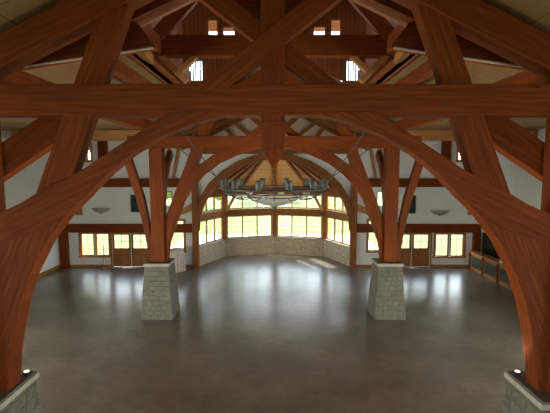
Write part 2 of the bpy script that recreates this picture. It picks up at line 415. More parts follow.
# ---- windows
def window(n, p, q, z0, z1, lights=1, bars=(1, 3), mt='trim', fr=.07, dep=.12, out=(0, 1), glass=True):
    """frame between plan points p and q, with one or several lights"""
    p = Vector((*p, 0)); q = Vector((*q, 0)); d = (q-p).normalized(); nn = Vector((out[0], out[1], 0)).normalized()
    L = (q-p).length
    def bx(b, u0, u1, za, zb, o0=0, o1=dep):
        f = lambda u, o, z: tuple(p+d*u+nn*o+Vector((0, 0, z)))
        gd = tuple(d) if (u1-u0) > (zb-za) else (0, 0, 1)
        b.shell([f(u0, o0, za), f(u1, o0, za), f(u1, o1, za), f(u0, o1, za)], [f(u0, o0, zb), f(u1, o0, zb), f(u1, o1, zb), f(u0, o1, zb)], gd)
    b = MB(); bx(b, 0, L, z0, z0+fr); bx(b, 0, L, z1-fr, z1); bx(b, 0, fr, z0+fr, z1-fr); bx(b, L-fr, L, z0+fr, z1-fr)
    w = (L-fr)/lights
    for i in range(1, lights): bx(b, w*i, w*i+fr, z0+fr, z1-fr)
    root = struct(b.obj('window_%d' % n, mt))
    m_ = MB(); g = MB()
    for i in range(lights):
        u0 = w*i+fr; u1 = w*(i+1)
        for k in range(1, bars[0]+1):
            c = u0+(u1-u0)*k/(bars[0]+1); bx(m_, c-.009, c+.009, z0+fr, z1-fr, dep*.35, dep*.55)
        for k in range(1, bars[1]+1):
            c = z0+fr+(z1-z0-2*fr)*k/(bars[1]+1); bx(m_, u0, u1, c-.009, c+.009, dep*.35, dep*.55)
        if glass: 
            gg = MB(); bx(gg, u0, u1, z0+fr, z1-fr, dep*.44, dep*.46); gg.obj('pane', 'glass', root)
    if m_.v: m_.obj('muntins', mt, root)
    return root
n = 1
for (x0, x1, z0, z1) in H_win + H_side:
    window(n, (x0, YB+.0), (x1, YB+.0), z0, z1, 1, (1, 3)); n += 1
for (x0, x1, z0, z1) in H_up + H_mid:
    window(n, (x0, YB+.04), (x1, YB+.04), z0, z1, 1, (0, 1)); n += 1
for (x0, x1, z0, z1) in holes:
    window(n, (x0, 14.93), (x1, 14.93), z0, z1, 1, (0, 0), 'trim', .04); n += 1
for (y0, y1) in ((3.2, 5.8), (6.2, 8.8), (9.2, 11.8)):  # unseen left wall windows, added for the side fill
    window(n, (-XW, y0), (-XW, y1), .8, 3.0, 3, (1, 3), out=(-1, 0)); n += 1
for (y0, y1) in ((3.2, 5.8), (6.2, 8.8), (9.2, 11.8)):  # unseen right wall windows, added for the side fill
    window(n, (XW-.6, y0), (XW-.6, y1), .8, 3.0, 3, (1, 3), out=(1, 0)); n += 1
for x0, x1 in ((-6.2, -.3), (.3, 6.2)):  # unseen front windows, added for the fill behind the camera
    window(n, (x0, YF), (x1, YF), 4.4, 6.4, 5, (0, 1), out=(0, -1)); n += 1
for k in range(4):
    p_, q_ = facet(k); d = (q_-p_).normalized(); n_ = Vector((-d.y, d.x, 0))
    if n_.y < 0: n_ = -n_
    e0 = .16 if k not in (0,) else .25; e1 = .16 if k not in (3,) else .25
    pa = p_+d*e0+n_*.08; qa = q_-d*e1+n_*.08
    for z0, z1, br_ in ((1.25, 2.84, (1, 3)), (3.32, 4.30, (1, 1))):
        window(n, (pa.x, pa.y), (qa.x, qa.y), z0, z1, 3, br_, 'timber_tan', .08, .12, (n_.x, n_.y)); n += 1
# window trims on the back wall
tn = 2
def casing(x0, x1, z0, z1, y=YB, w=.09, sill=True):
    global tn
    b = MB(); b.box(x0-w, x0, y-.05, y, z0, z1); b.box(x1, x1+w, y-.05, y, z0, z1); b.box(x0-w, x1+w, y-.05, y, z1, z1+w)
    if sill: b.box(x0-w-.04, x1+w+.04, y-.09, y, z0-w, z0)
    struct(b.obj('trim_%d' % tn, 'trim', bevel=.006)); tn += 1
casing(-12.08, -10.28, .70, 2.10); casing(10.0, 11.80, .66, 2.08)
casing(-10.12, -7.78, 0, 2.10, sill=False); casing(7.42, 9.70, 0, 2.10, sill=False)
for h in H_side+H_up: casing(*h)
# baseboards
b = MB(); b.box(-XW, -XW+.04, YF, YB, 0, .2); struct(b.obj('baseboard_left', 'trim'))
b = MB()
for x0, x1 in ((-XW, -10.22), (-7.68, -4.95), (4.95, 7.32), (9.80, XW-.6)): b.box(x0, x1, YB-.04, YB, 0, .14)
struct(b.obj('baseboard_back', 'trim'))
b = MB(); b.box(XW-.64, XW-.6, YF, 13.0, 0, .2); struct(b.obj('baseboard_right', 'trim'))

# ---- doors
def door(n, x0, x1, hside):
    b = MB(); y0, y1 = YB+.03, YB+.09; w = x1-x0; st = .13; x0 += .01; x1 -= .01
    b.box(x0, x0+st, y0, y1, 0.01, 2.14); b.box(x1-st, x1, y0, y1, 0.01, 2.14)
    for z0, z1 in ((.01, .24), (1.0, 1.18), (2.02, 2.14)): b.box(x0+st, x1-st, y0, y1, z0, z1)
    cx = (x0+x1)/2; b.box(cx-.05, cx+.05, y0, y1, .24, 1.0)
    for a, c in ((x0+st, cx-.05), (cx+.05, x1-st)):
        b.box(a, c, y0+.03, y1-.01, .24, 1.0); b.box(a+.05, c-.05, y0+.012, y0+.04, .30, .94)
    root = struct(b.obj('door_%d' % n, 'door', bevel=.005))
    g = MB(); g.box(x0+st, x1-st, y0+.025, y0+.03, 1.18, 2.02); g.obj('pane', 'glass', root)
    m_ = MB(); m_.box(cx-.014, cx+.014, y0+.01, y0+.045, 1.18, 2.02); m_.box(x0+st, x1-st, y0+.01, y0+.045, 1.59, 1.618); m_.obj('muntins', 'door', root)
    hx = x1-.065 if hside > 0 else x0+.065
    h = MB(); h.box(hx-.025, hx+.025, y0-.012, y0, .92, 1.24); h.tube([(hx, y0-.012, 1.08), (hx, y0-.06, 1.08), (hx-hside*.12, y0-.06, 1.08)], .011, 6)
    h.obj('door_handle', 'black', root)
door(1, -10.12, -8.96, 1); door(2, -8.94, -7.78, -1); door(3, 7.42, 8.55, 1); door(4, 8.57, 9.70, -1)
for x, lab in ((-8.9, 'left'), (9.25, 'right')):
    pass

# ================================================================ TIMBER FRAMES
arch_in = [(-.55, 6.94), (-1.17, 6.83), (-1.72, 6.63), (-2.25, 6.33), (-2.62, 6.03), (-2.96, 5.70), (-3.30, 5.33), (-3.62, 4.92)]
A_bot = [(-.55, 6.99), (-1.17, 6.84), (-1.72, 6.63), (-2.25, 6.33), (-2.62, 6.03), (-2.96, 5.70), (-3.28, 5.40), (-3.62, 5.17), (-4.0, 5.03), (-4.43, 4.93), (-5.6, 4.72)]
A_top = [(-1.40, 7.00), (-1.65, 6.97), (-1.98, 6.76), (-2.45, 6.46), (-2.93, 6.15), (-3.20, 5.99), (-3.52, 5.86), (-3.78, 5.71), (-4.05, 5.55), (-4.43, 5.38), (-5.6, 5.1)]
B_in = [(-2.96, 5.70), (-3.34, 5.34), (-3.68, 4.90), (-3.97, 4.37), (-4.14, 3.92), (-4.26, 3.45), (-4.36, 2.95), (-4.42, 2.40)]
B_out = [(-3.2, 5.8), (-3.7, 5.5), (-4.2, 5.2), (-4.52, 4.9), (-4.56, 4.2), (-4.58, 3.5), (-4.60, 2.95), (-4.60, 2.40)]
def frame(label, y, near):
    """one nave truss: tie beam, king post, rafters, scissors, and its leaning struts, posts and arch braces"""
    r = thing('roof_truss', label, 'roof truss', (0, y, 0), 0, None)
    bv = .015
    b = MB(); L = 8.2 if near else 5.9
    b.box(-L, L, -.2, .2, 6.94, 7.42, (1, 0, 0)); b.obj('tie_beam', 'timber', r, bv)
    b = MB(); b.shell([(-.19, -.14, 6.42), (.19, -.14, 6.42), (.19, .16, 6.42), (-.19, .16, 6.42)], [(-.19, -.14, 9.8), (.19, -.14, 9.8), (.19, .16, 9.8), (-.19, .16, 9.8)], (0, 0, 1))
    b.shell([(-.19, -.14, 6.42), (.19, -.14, 6.42), (.19, .16, 6.42), (-.19, .16, 6.42)][::-1], [(-.02, -.02, 6.12), (.02, -.02, 6.12), (.02, .04, 6.12), (-.02, .04, 6.12)][::-1], (0, 0, 1))
    b.box(-.215, .215, -.165, .185, 6.78, 6.85, (1, 0, 0))
    b.obj('king_post', 'timber', r, .01)
    xo = 9.0 if near else 5.2
    for s in (-1, 1):
        m_ = (lambda P: P) if s < 0 else mir
        b = MB(); z = lambda x, o: 9.98+o-.485*abs(x)
        b.band([(s*.02, z(.02, .25)), (s*xo, z(xo, .25))], [(s*.02, z(.02, -.24)), (s*xo, z(xo, -.24))], -.17, .2); b.obj('rafter', 'timber', r, bv)
        zb = 5.25 if near else 2.3; q_ = (8.62-zb)/6.2
        b = MB(); b.band(m_([(-2.66, 8.62), (-2.66-2.48*q_, zb)]), m_([(-2.22, 8.62), (-2.22-2.33*q_, zb)]), -.13, .12); b.obj('leaning_strut', 'timber', r, bv)
        if near:
            b = MB(); b.band(m_(A_top), m_(A_bot), -.21, .12); b.obj('arch_brace', 'timber', r, bv)
            b = MB(); b.band(m_(B_out), m_(B_in), -.20, .14); b.obj('knee_brace', 'timber', r, bv)
        else:
            Bi = [(-4.40, 2.29), (-4.28, 3.3), (-4.08, 4.0), (-3.76, 4.66), (-3.35, 5.30), (-2.85, 5.85), (-2.2, 6.33), (-1.5, 6.65), (-.85, 6.86), (-.4, 6.98)]
            Bo = [(-4.50, 2.29), (-4.46, 3.5), (-4.38, 4.2), (-4.10, 4.95), (-3.68, 5.62), (-3.13, 6.20), (-2.4, 6.72), (-1.9, 6.95), (-1.4, 6.98), (-1.2, 7.0)]
            b = MB(); b.band(m_(Bo), m_(Bi), -.15, .12); b.obj('arch_brace', 'timber', r, bv)
        b = MB(); b.box(*sorted((s*(4.56 if near else 4.5), s*5.03)), -.24, .24, 2.4 if near else 2.29, 6.94); b.obj('post', 'timber', r, bv)
        # outward curved brace
        o_in = [(-5.0, 2.29), (-5.06, 3.1), (-5.16, 4.0), (-5.32, 4.9), (-5.58, 5.8), (-5.92, 6.94)]
        o_out = [(-5.16, 2.29), (-5.28, 3.1), (-5.44, 4.0), (-5.64, 4.9), (-5.92, 5.8), (-6.26, 6.94)]
        b = MB(); b.band(m_(o_out), m_(o_in), -.1, .15)
        if not near: b.obj('outer_brace', 'timber', r, bv)
        else:
            b = MB(); b.band(m_([(-3.45, 7.3), (-7.4, 4.75)]), m_([(-3.45, 6.72), (-7.4, 4.15)]), .3, .55); b.obj('outer_brace', 'timber', r, bv)
        # braces running along the hall, fore and aft
        for t_ in (-1, 1):
            if near: continue
            P_in = [(.24, 2.45), (.28, 3.6), (.42, 4.6), (.75, 5.6), (1.25, 6.4), (1.9, 6.95)]
            P_out = [(.24, 2.3), (.50, 3.5), (.70, 4.5), (1.03, 5.4), (1.5, 6.12), (2.15, 6.72)]
            if t_ > 0:
                b = MB(); b.band([(t_*u, z) for u, z in P_in], [(t_*u, z) for u, z in P_out], s*4.75-.11, s*4.75+.11, 'yz'); b.obj('long_brace', 'timber', r, bv)
    # scissor braces, one lapped in front of the king post, one behind
    sl = .77
    for s, y0, y1 in ((1, -.24, -.02), (-1, .02, .24)):
        def ln(x, o): return (s*x, 8.09+sl*x+o)
        b = MB(); b.band([ln(-1.25, .2), ln(1.12, .2)], [ln(-.75, -.2), ln(1.42, -.2)], y0, y1); b.obj('scissor_brace', 'timber', r, bv)
    # pegs at the joints
    if near:
        for x, z in ((-4.0, 7.28), (-2.82, 7.28), (-2.95, 7.12), (-2.7, 7.12), (-.08, 7.3), (.08, 7.3), (-.08, 7.08), (.08, 7.08), (2.7, 7.12), (2.95, 7.12), (2.82, 7.28), (4.0, 7.28)):
            b = MB(); b.tube([(x, -.208, z), (x, -.19, z)], .016, 8); b.obj('peg', 'black', r)
    return r
YN = 6.56; YM = 16.38
f1 = frame('nearest red timber truss spanning the whole view, with thick tie beam and crossed scissor braces', YN, True)
f2 = frame('darker middle timber truss rising from the two whole stone piers', YM, False)

# third frame, against the back wall, around the mouth of the apse
r = thing('roof_truss', 'farthest reddish arched timber truss around the mouth of the window bay', 'roof truss', (0, YB-.02, 0))
for s in (-1, 1):
    m_ = (lambda P: P) if s < 0 else mir
    b = MB(); b.box(*sorted((s*4.68, s*5.05)), -.3, 0, 0, 7.0); b.obj('post', 'timber_orange', r, .015)
    ai = [(-4.62, 2.3), (-4.50, 3.3), (-4.2, 4.1), (-3.7, 4.85), (-2.95, 5.6), (-2.05, 6.2), (-1.1, 6.58), (0, 6.66)]
    ao = [(-4.75, 2.2), (-4.75, 3.5), (-4.55, 4.4), (-4.05, 5.2), (-3.2, 6.0), (-2.2, 6.6), (-1.2, 6.94), (0, 7.02)]
    b = MB(); b.band(m_(ao), m_(ai), -.25, 0); b.obj('arch_brace', 'timber_orange', r, .015)
    b = MB(); b.band(m_([(0, 10.3), (-5.6, 7.58)]), m_([(0, 9.95), (-5.6, 7.23)]), -.25, 0); b.obj('rafter', 'timber_orange', r, .015)
    b = MB(); b.band(m_([(-.1, 8.25), (-1.3, 9.4)]), m_([(-.1, 7.9), (-1.55, 9.2)]), -.2, 0); b.obj('strut', 'timber_orange', r, .015)
    b = MB(); b.band(m_([(-.2, 7.62), (-1.35, 8.45), (-1.35, 9.3)]), m_([(-.55, 7.40), (-1.65, 8.3), (-1.65, 9.2)]), -.2, 0)
    b2 = MB(); b2.band(m_([(-2.0, 7.40), (-2.75, 8.55)]), m_([(-2.25, 7.40), (-3.0, 8.45)]), -.2, 0); b2.obj('strut', 'timber_orange', r, .01)
    b2 = MB(); b2.band(m_([(-.35, 7.35), (-2.4, 9.0)]), m_([(-.65, 7.35), (-2.6, 8.85)]), -.2, 0); b2.obj('strut', 'timber_orange', r, .01)
b = MB(); b.box(-5.05, 5.05, -.3, 0, 7.02, 7.38); b.obj('tie_beam', 'timber_orange', r, .015)
b = MB(); b.box(-.18, .18, -.28, 0, 7.38, 10.1); b.obj('king_post', 'timber_orange', r, .015)

# wing header beams and upper beams on the back wall
def beam1(name, label, box, m='timber', group=None, bevel=.012):
    b = MB(); b.box(*box); o = b.obj(name, m, None, bevel); return tag(o, label, 'beam', group)
beam1('header_beam', 'long horizontal timber beam over the left double doors and window pair', (-XW, -5.06, YB-.22, YB, 2.19, 2.72))
beam1('header_beam', 'long horizontal timber beam over the right double doors and window pair', (5.06, XW-.62, YB-.22, YB, 2.19, 2.72))
beam1('upper_beam', 'horizontal timber beam at the top of the white wall panel, left wing', (-XW, -5.06, YB-.24, YB, 5.0, 5.52))
beam1('upper_beam', 'horizontal timber beam at the top of the white wall panel, right wing', (5.06, XW-.62, YB-.24, YB, 5.0, 5.52))
for s, w in ((-1, 'left'), (1, 'right')):
    b = MB(); b.band([(s*7.2, 2.95), (s*5.06, 4.0)], [(s*7.2, 2.72), (s*5.06, 3.55)], YB-.28, YB-.06)
    tag(b.obj('raking_beam', 'timber_tan', None, .012), 'short golden sloping beam on the back wall just %s of the window bay' % w, 'beam')
# timber posts
def post1(label, box, m='timber'):
    b = MB(); b.box(*box); return tag(b.obj('timber_post', m, None, .012), label, 'post')
post1('timber post in the left corner of the back wall, under the header beam', (-XW+.05, -XW+.55, YB-.3, YB-.05, 0, 2.19))
post1('timber post at the back right corner beside the bar opening', (XW-1.05, XW-.62, YB-.3, YB-.05, 0, 2.19))
for s, w in ((-1, 'left'), (1, 'right')):
    post1('upper wall post beside the small high window of the %s wing' % w, (*sorted((s*10.7, s*10.15)), YB-.2, YB-.01, 5.52, ZC))
    x0, x1 = sorted((s*12.2, s*7.0))
    for k, (ya, zt) in enumerate(((19.5, 7.97),)):
        beam1('ceiling_beam', 'golden cross beam under the flat tan ceiling of the %s wing' % w, (*sorted((s*5.2, s*(XW-.65))), ya, ya+.28, zt-.5, zt), 'timber_tan')
# raked orange slats lit on the back wall beside the apse
for s, w in ((-1, 'left'), (1, 'right')):
    for k in range(2):
        xa = 5.65+k*.55
        b = MB(); b.band([(s*(xa+.45), 5.52), (s*xa, 7.95)], [(s*(xa+.62), 5.52), (s*(xa+.17), 7.95)], YB-.16, YB-.01)
        tag(b.obj('raking_stud', 'trim', None, .01), '%s slanted orange stud high on the back wall %s of the window bay' % (('inner', 'outer')[k], w), 'post')

# plate beams along the hall, on the piers line
for s, w in ((-1, 'left'), (1, 'right')):
    beam1('plate_beam', 'timber plate beam running along the %s side of the nave above the piers' % w, (*sorted((s*4.6, s*4.9)), YN+.3, YB-.35, 7.5, 7.9))
    # purlins of nave roof between mid frame and apse
# common rafters of the nave roof beyond the lantern
proto = None
for i, y in enumerate((17.6, 18.8, 20.0, 21.2, 22.4, 23.6)):
    for s in (-1, 1):
        b = MB()
        z = lambda x, o: rz_(x)-.02+o
        b.band([(s*.05, z(.05, 0)), (s*4.55, z(4.55, 0))], [(s*.05, z(.05, -.22)), (s*4.55, z(4.55, -.22))], y-.06, y+.06)
        tag(b.obj('common_rafter', 'trim', None, .006), '%s orange rafter of the %s roof slope between middle truss and back wall' % (['nearest', 'second nearest', 'third nearest', 'third farthest', 'second farthest', 'farthest'][i], 'left' if s < 0 else 'right'), 'rafter', 'rafters of the %s roof slope' % ('left' if s < 0 else 'right'))

# lantern ring
r = thing('lantern_truss', 'dark timber truss high in the middle with wide cross beam under the lantern roof', 'roof truss', (0, 11.1, 8.8))
b = MB(); b.box(-3.25, 3.25, -.15, .15, .30, .84); b.obj('cross_beam', 'timber', r, .012)
for s in (-1, 1):
    b = MB(); b.beam((s*3.12, -2.5, .55), (s*3.12, 3.75, .55), .25, .45); b.obj('side_beam', 'timber', r, .012)
    b = MB(); b.beam((s*3.1, -.1, .8), (s*.15, .5, 4.3), .25, .35); b.obj('hip_rafter', 'timber', r, .012)
    b = MB(); b.beam((s*3.05, 0, .35), (s*2.35, -.02, -.35), .2, .16); b.beam((s*2.1, 0, .33), (s*2.6, -.02, -.15), .18, .14); b.obj('knee_brace', 'timber_tan', r, .01)
for s, w in ((-1, 'left'), (1, 'right')):
    b = MB(); b.beam((s*2.75, 6.85, 8.72), (s*3.3, 10.95, 9.0), .2, .24); tag(b.obj('raking_beam', 'timber_tan', None, .01), 'golden strut sloping from near rafter to dark lantern truss, %s side' % w, 'beam')
    b = MB(); b.beam((s*3.5, 7.55, 8.35), (s*3.5, 14.9, 8.35), .2, .3); tag(b.obj('purlin', 'timber', None, .01), 'dark purlin running under the %s roof slope beside the lantern' % w, 'beam')

for s, w in ((-1, 'left'), (1, 'right')):
    b = MB(); b.band([(s*.35, rz_(.35)-.01), (s*3.1, rz_(3.1)-.01)], [(s*.35, rz_(.35)-.6), (s*2.75, rz_(2.75)-.5)], 7.15, 7.4)
    tag(b.obj('trimmer_rafter', 'timber', None, .01), 'dark timber under the %s roof slope just in front of the lantern' % w, 'rafter')
    t_ = thing('soffit_board', 'dark tapering board with a pale lower edge under the near %s roof slope' % w, 'board', (0, 7.3, 0))
    b = MB(); b.prism([(s*x, z) for x, z in ((-5.0, 7.80), (-2.05, 8.22), (-2.35, 8.62), (-3.1, 8.82), (-5.0, 7.90))] if s > 0 else [(x, z) for x, z in ((-5.0, 7.80), (-2.05, 8.22), (-2.35, 8.62), (-3.1, 8.82), (-5.0, 7.90))], -.1, .1, 'xz', (1, 0, .15))
    if s > 0: b.v = [(abs(v[0]), v[1], v[2]) for v in b.v]
    b.obj('board', 'timber', t_)
    b = MB(); b.beam((s*5.0, -.11, 7.79), (s*2.1, -.11, 8.20), .05, .025); b.obj('edge_strip', 'cap', t_)
    bl = thing('window_blind', 'teal vertical blind over the low %s window of the lantern' % w, 'blind', (s*2.845, 14.84, 9.27))
    for q in range(7):
        b = MB(); b.box(-.27+q*.085, -.22+q*.085, -.015, .015, .02, .76); b.obj('slat', 'teal', bl)
    b = MB(); b.box(-.30, .30, -.03, .03, .76, .80); b.obj('head_rail', 'black', bl)
# apse timbers
names = ['left front', 'left rear corner', 'centre', 'right rear corner', 'right front']
for k in (1, 2, 3):
    x, y = apse[k]; b = MB()
    b.box(x-.17, x+.17, y-.22, y+.14, 1.25, 4.75)
    tag(b.obj('bay_post', 'timber_orange', None, .012), 'timber post standing on the stone sill at the %s of the window bay' % names[k], 'post')
for k in range(4):
    p_, q_ = facet(k); d = (q_-p_).normalized(); n_ = Vector((-d.y, d.x, 0))
    if n_.y < 0: n_ = -n_
    w = ['far left', 'centre left', 'centre right', 'far right'][k]
    for z0, z1, nm in ((2.86, 3.30, 'transom_beam'), (4.32, 4.72, 'eave_beam')):
        pa = p_+d*.2; qa = q_-d*.2
        b = MB(); b.beam((*(pa+n_*.02).xy, (z0+z1)/2), (*(qa+n_*.02).xy, (z0+z1)/2), .24, z1-z0)
        tag(b.obj(nm, 'timber_orange', None, .01), '%s timber of the %s side of the window bay' % ({'transom_beam': 'transom between lower and upper windows,', 'eave_beam': 'eave beam above the upper windows,'}[nm], w), 'beam')
for k, (ex, ey, hx, hy) in enumerate(((-4.05, 26.0, -1.25, .15), (-3.35, 27.3, -1.0, .5), (-2.35, 27.75, -.75, .75), (0, 28.3, 0, .45), (2.35, 27.75, .75, .75), (3.35, 27.3, 1.0, .5), (4.05, 26.0, 1.25, .15))):
    def roof_z(x, y):   # height of the plank roof above a plan point
        for q in range(4):
            pts = [Vector((apse[w_][0]*1.04, YB+(apse[w_][1]-YB)*1.06, 4.62)) for w_ in (q, q+1)]+[AP]
            n3 = (pts[1]-pts[0]).cross(pts[2]-pts[0]); zz = pts[0].z-(n3.x*(x-pts[0].x)+n3.y*(y-pts[0].y))/n3.z
            best = zz if q == 0 else min(best, zz)
        return best
    x0_, y0_ = hx, AP.y+hy
    b = MB(); b.beam((x0_, y0_, roof_z(x0_, y0_)-.13), (ex, ey, roof_z(ex, ey)-.13), .15 if k != 3 else .22, .2)
    lab = ['far left', 'second from left', 'third from left', 'middle', 'third from right', 'second from right', 'far right'][k]
    tag(b.obj('bay_rafter', 'timber_orange', None, .01), '%s rafter fanning out under the orange plank roof of the window bay' % lab, 'rafter')
for s, w in ((-1, 'left'), (1, 'right')):
    b = MB(); b.beam((s*3.3, 27.35, 3.2), (s*2.55, 27.3, 4.6), .16, .18); tag(b.obj('bay_brace', 'timber_tan', None, .01), 'small golden knee brace leaning in from the %s rear post of the window bay' % w, 'brace')

# ================================================================ STONE PIERS
def frus(b, h0, h1, z0, z1):
    f = lambda h, z: [(-h, -h, z), (h, -h, z), (h, h, z), (-h, h, z)]
    b.shell(f(h0, z0), f(h1, z1), (0, 0, 1))
pr = thing('stone_pier', 'tapered limestone pier left of the window bay, its whole height in view', 'pier', (-4.77, YM, 0))
b = MB(); frus(b, .65, .49, 0, 2.27); b.obj('shaft', 'stone', pr, .02)
b = MB(); b.box(-.53, .53, -.53, .53, 2.27, 2.37); b.obj('cap', 'cap', pr, .012)
b = MB(); b.box(-.50, .50, -.50, .50, 2.37, 2.40); b.obj('cap_slab', 'captop', pr, .006)
SC = (1, 1, 2.30/2.40); pr.scale = SC
dup(pr, (4.70, YM, 0), 0, 'tapered limestone pier right of the window bay, its whole height in view')
dup(pr, (-4.86, YN, 0), 0, 'limestone pier in the bottom left corner, only its cap showing', scale=(1, 1, 1))
dup(pr, (4.80, YN, 0), 0, 'limestone pier in the bottom right corner, only its cap showing', scale=(1, 1, 1))

# uplights on the near pier caps
for s, w, xx in ((-1, 'left', -4.46), (1, 'right', 4.41)):
    u = thing('uplight', 'small black round uplight on the %s near pier cap' % w, 'light', (xx, YN+.36, 2.40))
    b = MB(); b.lathe([(.085, 0), (.085, .02), (.07, .03), (.07, .055), (.05, .06)], n=20); b.obj('housing', 'black', u)
    b = MB(); b.lathe([(.045, .06), (.045, .063), (.01, .066)], n=16); b.obj('lens', 'lens', u)
    light('uplight_beam', 'SPOT', (xx, YN+.36, 2.50), (s*-.05, -.12, 1), 240, (1, .58, .30), spot_size=1.2, spot_blend=.6, shadow_soft_size=.05)

# ================================================================ CHANDELIER
CX, CY, CZ = 0.0, 14.0, 5.42; R_ = 1.78
ch = thing('chandelier', 'large round iron chandelier with candle lamps and pale bowl before the window bay', 'chandelier', (CX, CY, CZ))
b = MB(); b.torus(R_, .035, (0, 0, 0)); b.torus(R_, .02, (0, 0, -.12)); b.torus(.9, .022, (0, 0, -.28), 40)
for k in range(12):
    a = 2*PI*k/12; c, s_ = math.cos(a), math.sin(a)
    b.tube([(R_*c, R_*s_, -.12), (R_*c, R_*s_, 0)], .015, 6)
    b.tube([(R_*c, R_*s_, -.1), (1.4*c, 1.4*s_, -.32), (1.1*c, 1.1*s_, -.36), (.9*c, .9*s_, -.28)], .02, 6)
    # scroll
    b.tube([(1.5*c+.12*c*math.cos(q), 1.5*s_+.12*s_*math.cos(q), -.14+.10*math.sin(q)) for q in [x*.6 for x in range(9)]], .014, 5)
b.obj('ring', 'iron', ch, 0, True)
b = MB(); b.lathe([(.12, -.62), (.35, -.58), (.6, -.50), (.78, -.40), (.88, -.28), (.86, -.27), (.76, -.37), (.58, -.46), (.3, -.54)], n=36); b.obj('bowl', 'alab', ch, 0, True)
b = MB(); b.lathe([(.02, -.76), (.06, -.72), (.03, -.68), (.10, -.64), (.02, -.60)], n=14); b.obj('finial', 'iron', ch, 0, True)
for k in range(12):
    a = 2*PI*(k+.5)/12; c, s_ = math.cos(a), math.sin(a)
    b = MB(); b.lathe([(.02, -.02), (.07, .03), (.115, .05), (.105, .09), (.105, .30), (.12, .31), (.12, .33), (.09, .33), (.09, .08)], (R_*c, R_*s_, 0), 14)
    lp = b.obj('lamp_shade', 'iron', ch, 0, True)
    b = MB(); b.lathe([(.03, .06), (.035, .16), (.01, .22)], (R_*c, R_*s_, 0), 8); b.obj('candle', 'lamp' if k in (1, 4, 7, 10) else 'paper', lp)
light('chandelier_lamps', 'POINT', (CX, CY, CZ+.28), (0, 0, -1), 60, (1, .75, .45), shadow_soft_size=.5)
for k in range(6):
    a = 2*PI*k/6+.3; c, s_ = math.cos(a), math.sin(a)
    b = MB(); b.lathe([(.04, -.34), (.10, -.28), (.13, -.16), (.12, -.16), (.09, -.26)], (1.22*c, 1.22*s_, 0), 12); b.obj('small_bowl', 'alab', ch, 0, True)
for sx, sy in ((-1, 1), (1, 1), (-1, -1), (1, -1)):
    b = MB(); e = Vector((sx*3.9, 2.25, 1.55)) if sy > 0 else Vector((sx*3.5, -1.4, 2.75))
    st = Vector((sx*R_*.92, sy*R_*.38, .03))
    b.tube([tuple(st), tuple(e)], .016, 6); b.obj('hanging_rod', 'iron', ch)

# ================================================================ WALL FITTINGS
def sconce(x, z, label):
    t_ = thing('wall_sconce', label, 'lamp', (x, YB, z))
    b = MB(); n_ = 20; prof = [(.58, 0), (.57, -.03), (.50, -.12), (.36, -.22), (.18, -.29), (.05, -.31)]
    rings = []
    i0 = len(b.v)
    for r_, zz in prof:
        for j in range(n_+1):
            a = PI*j/n_; b.v.append((r_*1.0*math.cos(a), -r_*.5*math.sin(a), zz))
    for k in range(len(prof)-1):
        for j in range(n_):
            q = i0+k*(n_+1)+j; b.f.append((q, q+1, q+n_+2, q+n_+1)); b.d.append(None)
    b.f.append(tuple(i0+j for j in range(n_+1))); b.d.append(None)
    e = i0+(len(prof)-1)*(n_+1); b.f.append(tuple(e+j for j in range(n_+1))); b.d.append(None)
    b.obj('bowl', 'sconce', t_, 0, False)
    b = MB(); b.box(-.05, .05, -.05, 0, -.34, -.28); b.obj('bracket', 'iron', t_)
sconce(-10.72, 3.70, 'half bowl wall sconce on the left white wall panel')
sconce(10.22, 3.56, 'half bowl wall sconce on the right white wall panel')
def louver(x0, x1, z0, z1, label):
    t_ = thing('louvered_panel', label, 'vent', ((x0+x1)/2, YB, z0)); w = (x1-x0)/2; h = z1-z0
    b = MB()
    b.box(-w, -w+.05, -.07, 0, 0, h); b.box(w-.05, w, -.07, 0, 0, h)
    for q in (0, h/2-.03, h-.06): b.box(-w+.05, w-.05, -.07, 0, q, q+.06)
    b.box(-w+.05, w-.05, -.015, -.005, .05, h-.05); b.obj('frame', 'black', t_)
    b = MB()
    for base in (.06, h/2+.03):
        k = 0
        while base+k*.055 < base+h/2-.14:
            z = base+k*.055; b.shell([(-w+.05, -.06, z), (w-.05, -.06, z), (w-.05, -.02, z+.035), (-w+.05, -.02, z+.035)], [(-w+.05, -.055, z-.006), (w-.05, -.055, z-.006), (w-.05, -.015, z+.03), (-w+.05, -.015, z+.03)]); k += 1
    b.obj('slats', 'green', t_)
louver(-8.86, -8.33, 3.45, 4.52, 'black louvered panel on the left white wall above the doors')
louver(8.10, 8.70, 3.36, 4.48, 'black louvered panel on the right white wall above the doors')
for s, w in ((-1, 'left'), (1, 'right')):
    x = -12.07 if s < 0 else 12.15
    b = MB(); b.box(x-.2, x+.2, YB-.14, YB, 3.32, 3.85); b.box(x-.24, x+.24, YB-.17, YB, 3.85, 3.90); b.box(x-.24, x+.24, YB-.17, YB, 3.27, 3.32)
    tag(b.obj('wooden_wall_box', 'timber_tan', None, .008), 'small golden wooden box on the %s white wall beyond the sconce' % w, 'box')
for x, w in ((-9.0, 'left'), (8.75, 'right')):
    b = MB(); b.box(x-.42, x+.42, YB-.55, YB-.12, 0, .025); tag(b.obj('door_mat', 'mat', None, .006), 'pale mat on the floor in front of the %s double doors' % w, 'mat')

